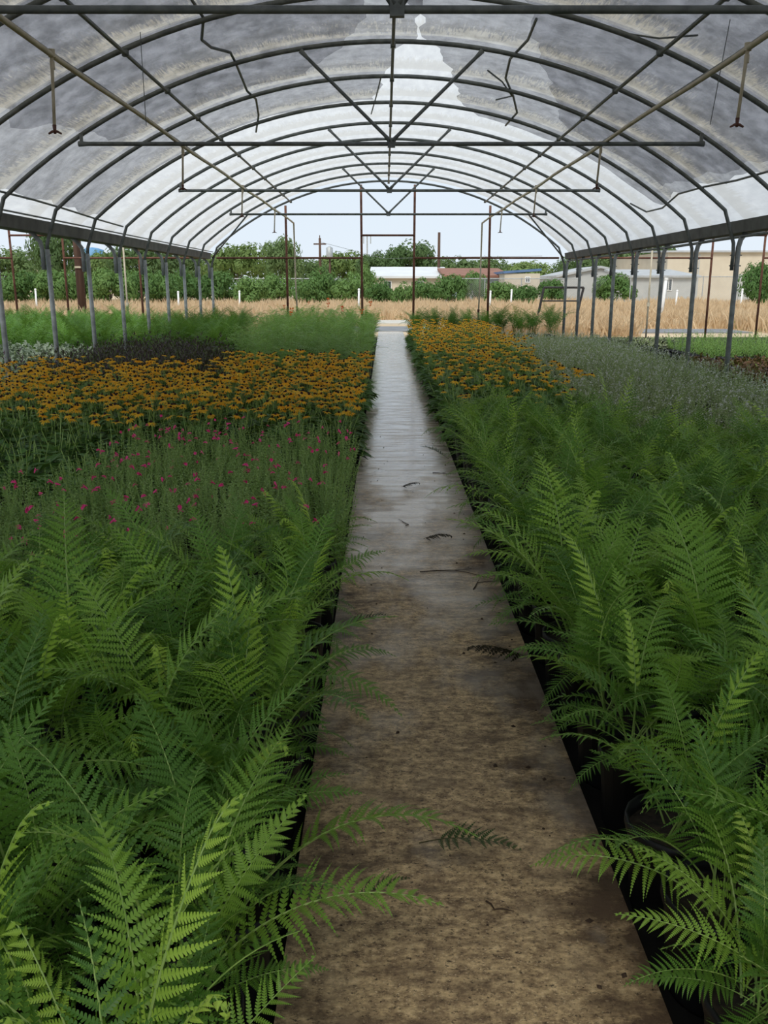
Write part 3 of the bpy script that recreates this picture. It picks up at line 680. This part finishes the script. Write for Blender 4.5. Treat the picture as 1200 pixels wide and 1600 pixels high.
def outer(name, word, meshes, grp):
    def f(x, y, i, j):
        t = thing(name, f'{word} in black pot beyond the right posts, {nth(i + 1)} row out, {nth(j + 1)} along', 'plant', (x, y, -.045), grp)
        put('pot', POT_S, t); put('foliage', random.choice(meshes), t, rot=(0, 0, U(0, 6.28)), sc=U(.95, 1.2))
    return f
random.seed(29)
bed([5.85 + .5 * i for i in range(5)], [12.6 + .55 * k for k in range(9)], lambda x, y: y < 17 and inview(x, y, .3), outer('bronze_leaf_plant', 'reddish bronze leafy plant', BRO, 'bronze plants beyond the right posts'))
bed([6.9 + .55 * i for i in range(5)], [18.0 + .6 * k for k in range(6)], lambda x, y: inview(x, y, .3), outer('pale_green_plant', 'bright pale green plant', PAL, 'pale green plants beyond the right posts'))
bed([5.9 + .6 * i for i in range(4)], [20.6 + .7 * k for k in range(7)], lambda x, y: x < 6.6 + 0.3 * (y - 20), outer('low_grey_plant', 'low grey-green plant', LOW, 'low plants beyond the right posts'))
random.seed(30)
for i in range(4):
    for j in range(8):
        x, y = 6.0 + .42 * i, 17.4 + .36 * j
        if x < 6.8 or y < 18: t = tag(put('empty_pot', POT, None, (x, y, -.045)), f'empty black pot beyond the right posts, {nth(i + 1)} row out, {nth(j + 1)} along', 'pot', 'empty pots beyond the right posts')

# ------------------------------------------------------------------ litter on the path
def fallen(x, y, rz, kind, sc, label, tilt=0):
    t = put('fallen_frond', FR[kind][0], None, (x, y, .012), (0, R(tilt), R(rz)), sc); tag(t, label, 'frond')
fallen(.10, 2.22, -20, 'dark', .95, 'dark green frond lying across the near path', 4)
fallen(.60, 8.1, 150, 'dark', 1.0, 'small green sprig on the path by the right edge, farthest along', 0)
fallen(.13, 6.9, 15, 'dead', .9, 'dark curled withered frond on the path, beyond the others', 0)
fallen(.25, 5.4, -10, 'dead', 1.1, 'dark withered frond in the middle of the path', 0)
fallen(.62, 3.55, 190, 'dead', 1.5, 'dark wet frond lying against the right path edge', 0)
fallen(-.22, 3.85, 10, 'dark', .75, 'green frond tip lying on the path by the left edge', 0)
fallen(-.10, 1.95, 20, 'dark', .55, 'short dark frond lying near the left path edge, nearest', 0)
def twig(x, y, rz, ln, label):
    random.seed(int(x * 1000 + y * 77)); b = MB(); p = Vector((0, 0, .005)); pts = [p.copy()]
    for k in range(5): p = p + Vector((ln / 5, U(-.18, .18) * ln, 0)); p.z = .004; pts.append(p.copy())
    b.tube(pts, [.003, .0028, .0025, .002, .0018, .001], 5); b.tube([pts[2], pts[2] + Vector((ln * .2, ln * .16, 0))], .0015, 4)
    tag(put('twig', b.data('twig', M['twig']), None, (x, y, 0), (0, 0, R(rz))), label, 'twig')
twig(.20, 4.75, -25, .42, 'thin forked twig on the path, longest of the twigs')
twig(.48, 4.45, 35, .22, 'short twig on the path by the right edge')
twig(.14, 5.75, 80, .16, 'small upright-lying twig in the middle of the path')
twig(.42, 7.5, 5, .20, 'twig on the path by the right edge, farthest away')
twig(.27, 1.98, -30, .08, 'tiny dark twig on the near path beside the fallen frond')
random.seed(41)
b = MB()
for k in range(260):
    e = U(0, 1); x = (.645 - abs(random.gauss(0, .14)) if U(0, 1) < .6 else -.25 + abs(random.gauss(0, .12))) if e < .8 else U(-.2, .6); x = max(-.23, min(.63, x)); y = 1.1 + 9 * U(0, 1) ** 1.6; s = .0025 + .010 * U(0, 1) ** 3
    a = U(0, 6.28); c, q = math.cos(a) * s, math.sin(a) * s
    b.add([(x + c, y + q, .001), (x - q * .7, y + c * .7, .001), (x - c, y - q, .001), (x + q * .7, y - c * .7, .001), (x, y, s * .8)], [(0, 1, 4), (1, 2, 4), (2, 3, 4), (3, 0, 4)])
tag(b.obj('path_debris', M['twig']), 'dark crumbs of soil and leaf scattered on the path', 'debris', kind='stuff')

# ------------------------------------------------------------------ beyond the greenhouse: grass, trees, buildings
def grass(name, n, y0, y1, h0, h1, wd, mat, label, xf=lambda y: (-.47 * y - 6, .47 * y + 6), bias=1.5, keep=None):
    y = y0 + (y1 - y0) * rng.random(n) ** bias; lo, hi = np.array([xf(q) for q in y]).T; x = lo + (hi - lo) * rng.random(n)
    if keep is not None: k = keep(x, y); x, y = x[k], y[k]; n = len(x)
    h = rng.uniform(h0, h1, n) * (.8 + .35 * np.sin(x * .7) * np.sin(y * .5)); a = rng.uniform(0, PI, n); l1 = rng.normal(0, .16, n); l2 = rng.normal(0, .16, n); wv = wd * (y / y0) ** .5
    z = np.full(n, -.07); dx, dy = np.cos(a) * wv, np.sin(a) * wv
    v = np.stack([np.stack([x - dx, y - dy, z], 1), np.stack([x + dx, y + dy, z], 1), np.stack([x + dx * 1.2 + l1 * .6, y + dy * 1.2 + l2 * .6, z + h * .65], 1), np.stack([x + l1 * 1.3, y + l2 * 1.3, z + h], 1), np.stack([x - dx * 1.2 + l1 * .6, y - dy * 1.2 + l2 * .6, z + h * .65], 1)], 1).reshape(-1, 3)
    me = bpy.data.meshes.new(name); me.from_pydata(v.tolist(), [], (np.arange(n)[:, None] * 5 + np.arange(5)).tolist()); me.materials.append(mat)
    tag(put(name, me), label, 'grass', kind='stuff')
grass('dry_grass', 76000, 30.2, 75, .5, .95, .022, M['straw'], 'tall straw-coloured dry grass across the field behind', bias=1.25,
      keep=lambda x, y: ~(((x > 8.8) & (x < 14) & (y < 35.4)) | ((np.abs(x - .3) < 1.9) & (y < 38)) | ((np.abs(x - .35) < 1.3) & (y < 45))))
grass('green_grass', 5000, 30.0, 46, .25, .6, .020, M['greengrass'], 'green weedy grass at the near edge of the dry field', keep=lambda x, y: (np.abs(x) > 1.2) & (np.sin(x * .9) + np.sin(x * .37 + 1) > .2))

def crown_data(seed, nb, nl, size, mat, flat=.8):
    r_ = np.random.default_rng(seed); b = MB(); bl = []
    for k in range(nb):
        a = r_.uniform(0, 6.28); e = r_.uniform(-.35, 1.0); rr = r_.uniform(.25, .72); bl.append((np.array([math.cos(a) * rr * math.cos(e), math.sin(a) * rr * math.cos(e), .5 + .42 * math.sin(e)]), r_.uniform(.17, .34)))
    per = nl // nb; V = []
    for c, r in bl:
        d = r_.normal(size=(per, 3)); d /= np.linalg.norm(d, axis=1)[:, None]; p = c + d * r * r_.uniform(.75, 1.05, (per, 1)) * np.array([1, 1, flat])
        t = np.cross(d, r_.normal(size=(per, 3))); t /= np.linalg.norm(t, axis=1)[:, None]; q = np.cross(d, t); s = size * r_.uniform(.6, 1.3, (per, 1)); d2 = d * s * r_.uniform(-.4, .4, (per, 1))
        V.append(np.stack([p - t * s, p - q * s * .5 + d2, p + t * s, p + q * s * .5 + d2], 1))
    V = np.concatenate(V).reshape(-1, 3); me = bpy.data.meshes.new('crown'); me.from_pydata(V.tolist(), [], np.arange(len(V)).reshape(-1, 4).tolist()); me.materials.append(mat); return me
def trunk_data(seed):
    random.seed(seed); b = MB(); b.tube([(0, 0, -.02), (.01, 0, .2), (.0, .02, .5)], [.030, .022, .012], 8)
    for k in range(5): a = U(0, 6.28); b.tube([(0, 0, U(.15, .35)), (math.cos(a) * .2, math.sin(a) * .2, U(.5, .65)), (math.cos(a) * .36, math.sin(a) * .36, U(.6, .85))], [.012, .008, .003], 5)
    return b.data('trunk', M['bark'], True)
CR_D = [crown_data(s, 30, 4800, .044, M['tree']) for s in (1, 2, 3)]; CR_L = [crown_data(s, 30, 4800, .044, M['tree_light']) for s in (4, 5)]
CR_S = [crown_data(s, 24, 3000, .055, M['shrub'], .9) for s in (6, 7, 8)]; TRK = [trunk_data(s) for s in (1, 2)]
def tree(px, ptop, wpx, y, crowns, label, grp, base=-.07, name='tree'):
    x = far(px, y); h = hgt(ptop, y) - base; wd = wpx / FPX * y * _cp; random.seed(int(px * 13 + ptop))
    t = thing(name, label, 'tree' if name == 'tree' else 'shrub', (x, y, base), grp, U(0, 6.28))
    c = put('crown', random.choice(crowns), t, (0, 0, -.10 * h if name == 'shrub' else .02 * h), None, (wd / 1.7, wd / 1.7, h / 1.14 * (1.10 if name == 'shrub' else .99)))
    put('trunk' if name == 'tree' else 'stem', random.choice(TRK), t, (0, 0, 0), None, (wd * .5, wd * .5, h * .95))
TREES = [(12, 382, 95, 112, 'D', 'dark tree at the far left edge of the view'), (88, 345, 85, 96, 'D', 'tall dark tree behind the left utility pole'), (165, 388, 80, 118, 'L', 'lower pale tree beside the blue tank'),
         (222, 372, 105, 112, 'D', 'broad dark tree behind the left posts'), (290, 384, 90, 116, 'D', 'dark tree between the left far posts'), (372, 376, 100, 110, 'L', 'rounded lighter tree just inside the far left corner'),
         (441, 360, 66, 122, 'D', 'tall narrow-topped round tree standing above its neighbours'), (478, 398, 80, 128, 'D', 'low dark tree right of the tall round one'), (530, 388, 90, 132, 'L', 'light green tree left of the doorway'), (587, 386, 66, 126, 'D', 'dark tree seen through the doorway'),
         (640, 372, 92, 130, 'D', 'largest round dark tree right of the doorway'), (712, 397, 80, 134, 'D', 'low dark tree above the brown roof, left one'), (765, 396, 80, 136, 'D', 'low dark tree above the brown roof, right one'),
         (828, 402, 100, 128, 'L', 'yellowish green tree near the far right corner'), (905, 392, 80, 124, 'D', 'dark tree behind the vine-covered shed'), (968, 378, 100, 136, 'D', 'tall dark tree left of the beige warehouse'), (1030, 374, 70, 140, 'D', 'dark tree against the warehouse end wall')]
for px, pt, wp, y, k, lb in TREES: tree(px, pt, wp * 1.15, y, CR_D if k == 'D' else CR_L, lb, 'trees beyond the field')
random.seed(51)
SHR = [(-5, 424, 60, 66), (38, 418, 66, 68), (85, 416, 66, 66), (130, 420, 62, 70), (172, 413, 70, 64), (215, 416, 64, 68), (258, 420, 60, 66), (298, 414, 64, 70), (340, 418, 66, 72), (392, 428, 60, 68), (436, 424, 60, 74), (478, 432, 50, 66), (508, 414, 62, 76), (545, 424, 58, 72), (565, 408, 40, 80),
       (590, 432, 46, 70), (632, 438, 40, 66), (668, 432, 60, 70), (706, 424, 54, 72), (742, 420, 44, 76), (782, 436, 56, 68), (822, 442, 44, 66), (862, 432, 46, 72)]
for i, (px, pt, wp, y) in enumerate(SHR): tree(px, pt, wp * 1.2, y, CR_S, f'green weedy shrub at the back of the field, {nth(i + 1)} from the left', 'shrubs along the field edge', name='shrub')
tree(1180, 404, 62, 60, CR_S, 'young light shrub in front of the beige warehouse', None, name='shrub')
tree(955, 424, 82, 78, CR_S, 'dense green vine bush covering the low shed', None, name='shrub')

def building(name, label, x0, x1, y0, y1, h, wall, roof, kind='flat', rise=0, over=.25, wins=(), doors=(), base=-.07):
    t = thing(name, label, 'building', (0, 0, base))
    b = MB(); b.box((x0, y0, 0), (x1, y1, h)); b.obj('wall', wall, t)
    r = MB(); o = over
    if kind == 'flat': r.box((x0 - o, y0 - o, h), (x1 + o, y1 + o, h + .22))
    elif kind == 'shed': vs = [(x0 - o, y0 - o, h), (x1 + o, y0 - o, h + rise), (x1 + o, y1 + o, h + rise), (x0 - o, y1 + o, h)]; r.add(vs + [(a, c, d + .2) for a, c, d in vs], [(0, 3, 2, 1), (4, 5, 6, 7), (0, 1, 5, 4), (1, 2, 6, 5), (2, 3, 7, 6), (3, 0, 4, 7)])
    elif kind == 'front': vs = [(x0 - o, y0 - o, h - .1), (x1 + o, y0 - o, h - .1), (x1 + o, y1, h + rise), (x0 - o, y1, h + rise)]; r.add(vs + [(a, c, d + .2) for a, c, d in vs], [(0, 3, 2, 1), (4, 5, 6, 7), (0, 1, 5, 4), (1, 2, 6, 5), (2, 3, 7, 6), (3, 0, 4, 7)])
    elif kind == 'gable':
        xm = (x0 + x1) / 2; pr = [(x0 - o, h - .1), (xm, h + rise), (x1 + o, h - .1), (x1 + o, h + .12), (xm, h + rise + .25), (x0 - o, h + .12)]
        vs = [(a, y, z) for y in (y0 - o, y1 + o) for a, z in pr]; n = 6; r.add(vs, [(k, (k + 1) % n, n + (k + 1) % n, n + k) for k in range(n)] + [(0, 1, 4, 5), (1, 2, 3, 4), (6, 11, 10, 7), (7, 10, 9, 8)])
        g = MB(); g.add([(x0, y0 + .01, h - .05), (x1, y0 + .01, h - .05), (xm, y0 + .01, h + rise), (x0, y1, h - .05), (x1, y1, h - .05), (xm, y1, h + rise)], [(0, 1, 2), (3, 5, 4)]); g.obj('gable', wall, t)
    r.obj('roof', roof, t)
    for (a, z0, a1, z1) in wins:
        f = MB(); f.box((a, y0 - .06, z0), (a1, y0, z1)); fo = f.obj('window', M['whitepaint'], t); p = MB(); m = (a + a1) / 2
        for u, v in ((a + .08, m - .04), (m + .04, a1 - .08)): p.box((u, y0 - .08, z0 + .08), (v, y0 - .055, z1 - .08))
        p.obj('pane', M['darkglass'], fo)
    for (a, a1, z1, mt) in doors: f = MB(); f.box((a, y0 - .05, 0), (a1, y0, z1)); f.obj('door', M[mt], t)
    return t
def bx(p, y): return far(p, y)
Y = 84; building('metal_roofed_building', 'long low beige building with white metal roof beyond the doorway', bx(583, Y), bx(700, Y), Y, Y + 12, hgt(432, Y), M['beige'], M['white_metal'], 'front', hgt(419, Y + 12) - hgt(432, Y), .4, wins=[(bx(600, Y), 1.2, bx(612, Y), 2.2), (bx(650, Y), 1.2, bx(662, Y), 2.2)])
Y = 80; building('brown_roofed_house', 'low house with brown shingle roof and blue-grey walls', bx(700, Y), bx(792, Y), Y, Y + 10, hgt(431, Y), M['bluewall'], M['brownroof'], 'front', hgt(421, Y + 10) - hgt(431, Y), .4, wins=[(bx(733, Y), .9, bx(744, Y), 2.1), (bx(775, Y), .9, bx(785, Y), 2.1)], doors=[(bx(755, Y), bx(763, Y), 2.1, 'beige')])
Y = 76; building('beige_block_building', 'small beige box building with slanting blue roof edge', bx(788, Y), bx(843, Y), Y, Y + 8, hgt(426, Y), M['beige'], M['bluetrim'], 'shed', hgt(422, Y) - hgt(426, Y), .1, wins=[(bx(820, Y), 2.0, bx(828, Y), 2.5)])
Y = 94; building('vine_covered_shed', 'low grey shed with wide gabled roof behind vines', bx(872, Y), bx(1000, Y), Y, Y + 12, hgt(431, Y), M['greywall'], M['greyroof'], 'gable', hgt(418, Y) - hgt(431, Y), .3)
Y = 82; building('small_grey_building', 'small grey building with one window before the warehouse', bx(985, Y), bx(1088, Y), Y, Y + 9, hgt(431, Y), M['greywall'], M['greyroof'], 'front', hgt(423, Y + 9) - hgt(431, Y), .3, wins=[(bx(1038, Y), 1.3, bx(1050, Y), 2.4)])
Y = 100; building('beige_warehouse', 'large beige metal warehouse at the right', bx(1040, Y), bx(1400, Y), Y, Y + 24, hgt(392, Y), M['beige'], M['greyroof'], 'front', .7, .35, doors=[(bx(1088, Y), bx(1090, Y), hgt(396, Y), 'greywall'), (bx(1150, Y), bx(1175, Y), 3.0, 'greywall')])
Y = 88; building('small_beige_shed', 'tiny pale shed among the shrubs left of the doorway', bx(470, Y), bx(483, Y), Y, Y + 3, hgt(444, Y), M['greywall'], M['white_metal'], 'flat', 0, .1)
Y = 120; building('far_left_house', 'pale house roof half hidden by shrubs at the left', bx(22, Y), bx(62, Y), Y, Y + 8, hgt(418, Y), M['beige'], M['greyroof'], 'gable', 1.6, .3)

def pole(px, ptop, y, r, label, mat='wood', arms=True):
    x = far(px, y); h = hgt(ptop, y); t = thing('utility_pole', label, 'utility pole', (x, y, -.07))
    b = MB(); b.tube([(0, 0, 0), (0, 0, h * .6), (0, 0, h)], [r, r * .9, r * .8], 10); b.obj('shaft', M[mat], t, True)
    if arms: c = MB(); c.box((-.7, -.06, h - .7), (.7, .06, h - .55)); c.tube([(0, 0, h), (0, 0, h + .3)], .05, 6); c.obj('cross_arm', M[mat], t)
    return t
t = pole(126, 250, 34, .17, 'thick brown wooden utility pole behind the left posts', arms=False)
b = MB(); b.box((-.10, -.20, 2.35), (.12, -.15, 2.42)); b.obj('marker_tag', M['pvc'], t)
pole(501, 371, 100, .16, 'distant utility pole left of the doorway', arms=True)
t = pole(516, 396, 92, .12, 'short pole with grey transformer left of the doorway', arms=False)
b = MB(); b.lathe([(.32, 0), (.34, .1), (.34, .9), (.1, 1.05)], 10, 0, (0, -.3, hgt(396, 92) - .3)); b.obj('transformer', M['chain'], t, True)
pole(685, 362, 95, .17, 'tall plain wooden pole right of the doorway', arms=False)
t = thing('radio_mast', 'thin far radio mast seen in the doorway', 'mast', (far(574, 180), 180, 0)); h = hgt(366, 180)
b = MB(); b.tube([(0, 0, 0), (0, 0, h)], .14, 6); b.obj('shaft', M['chain'], t); b = MB()
for k in range(3): b.box((-.8 + .7 * k, -.1, h - 1.8), (-.6 + .7 * k, .1, h - .1))
b.obj('antenna', M['chain'], t)
t = thing('water_tank', 'blue elevated water tank showing between the left posts', 'water tank', (far(149, 170), 170, 0)); zt = hgt(388, 170)
b = MB(); b.lathe([(.1, zt - 3.2), (2.0, zt - 3.1), (2.1, zt - .3), (1.2, zt), (.05, zt + .2)], 14); b.obj('tank', M['blue'], t, True); b = MB()
for a in range(4): b.tube([(1.6 * math.cos(a * PI / 2 + .7), 1.6 * math.sin(a * PI / 2 + .7), 0), (1.4 * math.cos(a * PI / 2 + .7), 1.4 * math.sin(a * PI / 2 + .7), zt - 3)], .14, 6)
b.obj('leg_frame', M['chain'], t)
# overhead wires
b = MB(); ya = 97
b.tube([(far(501, 100), 100, hgt(378, 100)), (far(600, 98), 98, hgt(404, 98)), (far(685, 95), 95, hgt(402, 95)), (far(845, 95), 95, hgt(400, 95))], .018, 4)
tag(b.obj('overhead_wire', M['steel']), 'thin overhead wire strung behind the doorway between the poles', 'wire')

def fence(x0, x1, y, h, label, step=3.0):
    t = thing('chain_link_fence', label, 'fence', (0, y, -.07)); b = MB(); b.tube([(x0, 0, h), (x1, 0, h)], .035, 6); b.obj('top_rail', M['chain'], t)
    x = x0
    while x <= x1 + .01: p = MB(); p.tube([(x, 0, 0), (x, 0, h + .06)], .04, 6); p.obj('post', M['chain'], t); x += step
    g = MB(); x = x0
    while x < x1:
        for s in (-1, 1): g.tube([(x if s > 0 else x + h, .0, 0), (x + h if s > 0 else x, .0, h)], .006, 3, 0, False)
        x += .16
    tag(g.obj('wire_mesh', M['chain'], t), kind='stuff')
fence(far(365, 78), far(530, 78), 78, hgt(434, 78), 'galvanised chain-link fence left of the doorway')
fence(far(700, 73), far(905, 73), 73, hgt(434, 73), 'galvanised chain-link fence before the brown-roofed house')
fence(far(985, 74), far(1260, 74), 74, hgt(431, 74), 'galvanised chain-link fence in front of the warehouse')
WP = [(54, 452, 52), (277, 456, 52), (373, 455, 56), (560, 452, 50), (766, 455, 56), (799, 453, 56), (1058, 454, 54), (1160, 452, 54)]
for i, (px, pt, y) in enumerate(WP):
    b = MB(); h = hgt(pt, y); b.tube([(0, 0, -.07), (.03, 0, h)], .055, 8); b.lathe([(.065, h - .05), (.065, h + .02), (.02, h + .05)], 8, 0, (.03, 0, 0))
    tag(put('marker_post', b.data('marker_post', M['whitepaint'], True), None, (far(px, y), y, 0)), f'white plastic marker post in dry grass, {nth(i + 1)} from the left', 'post', 'white posts in the dry grass')
b = MB(); y = 40; x = far(1036, y); b.tube([(x, y, -.07), (x + .12, y, hgt(434, y))], .075, 8); b.lathe([(.09, 0), (.09, .1)], 8, 0, (x + .12, y, hgt(434, y) - .1))
tag(b.obj('vent_pipe', M['whitepaint'], None, True), 'tall white plastic pipe standing beside a right-hand post', 'pipe')
# dark leaning steel rack behind the right far posts
t = thing('steel_rack', 'dark slanted steel rack frame standing in grass by the right posts', 'rack', (far(876, 33), 33, -.05))
def bar(name, a, c, r=.045): p = MB(); p.tube([a, c], r, 6); p.obj(name, M['darksteel'], t)
sx_ = 33 * _cp / FPX
zt_, zm_ = hgt(447, 33), hgt(468, 33)
bar('top_bar', (-26 * sx_, 0, zt_), (36 * sx_, 0, zt_)); bar('leg', (-26 * sx_, 0, zt_), (-38 * sx_, 0, 0)); bar('leg', (36 * sx_, 0, zt_), (22 * sx_, 0, 0)); bar('middle_bar', (-31 * sx_, 0, zm_), (28 * sx_, 0, zm_), .03)
bar('back_leg', (-26 * sx_, 0, zt_), (-30 * sx_, .8, 0), .03); bar('back_leg', (36 * sx_, 0, zt_), (32 * sx_, .8, 0), .03)
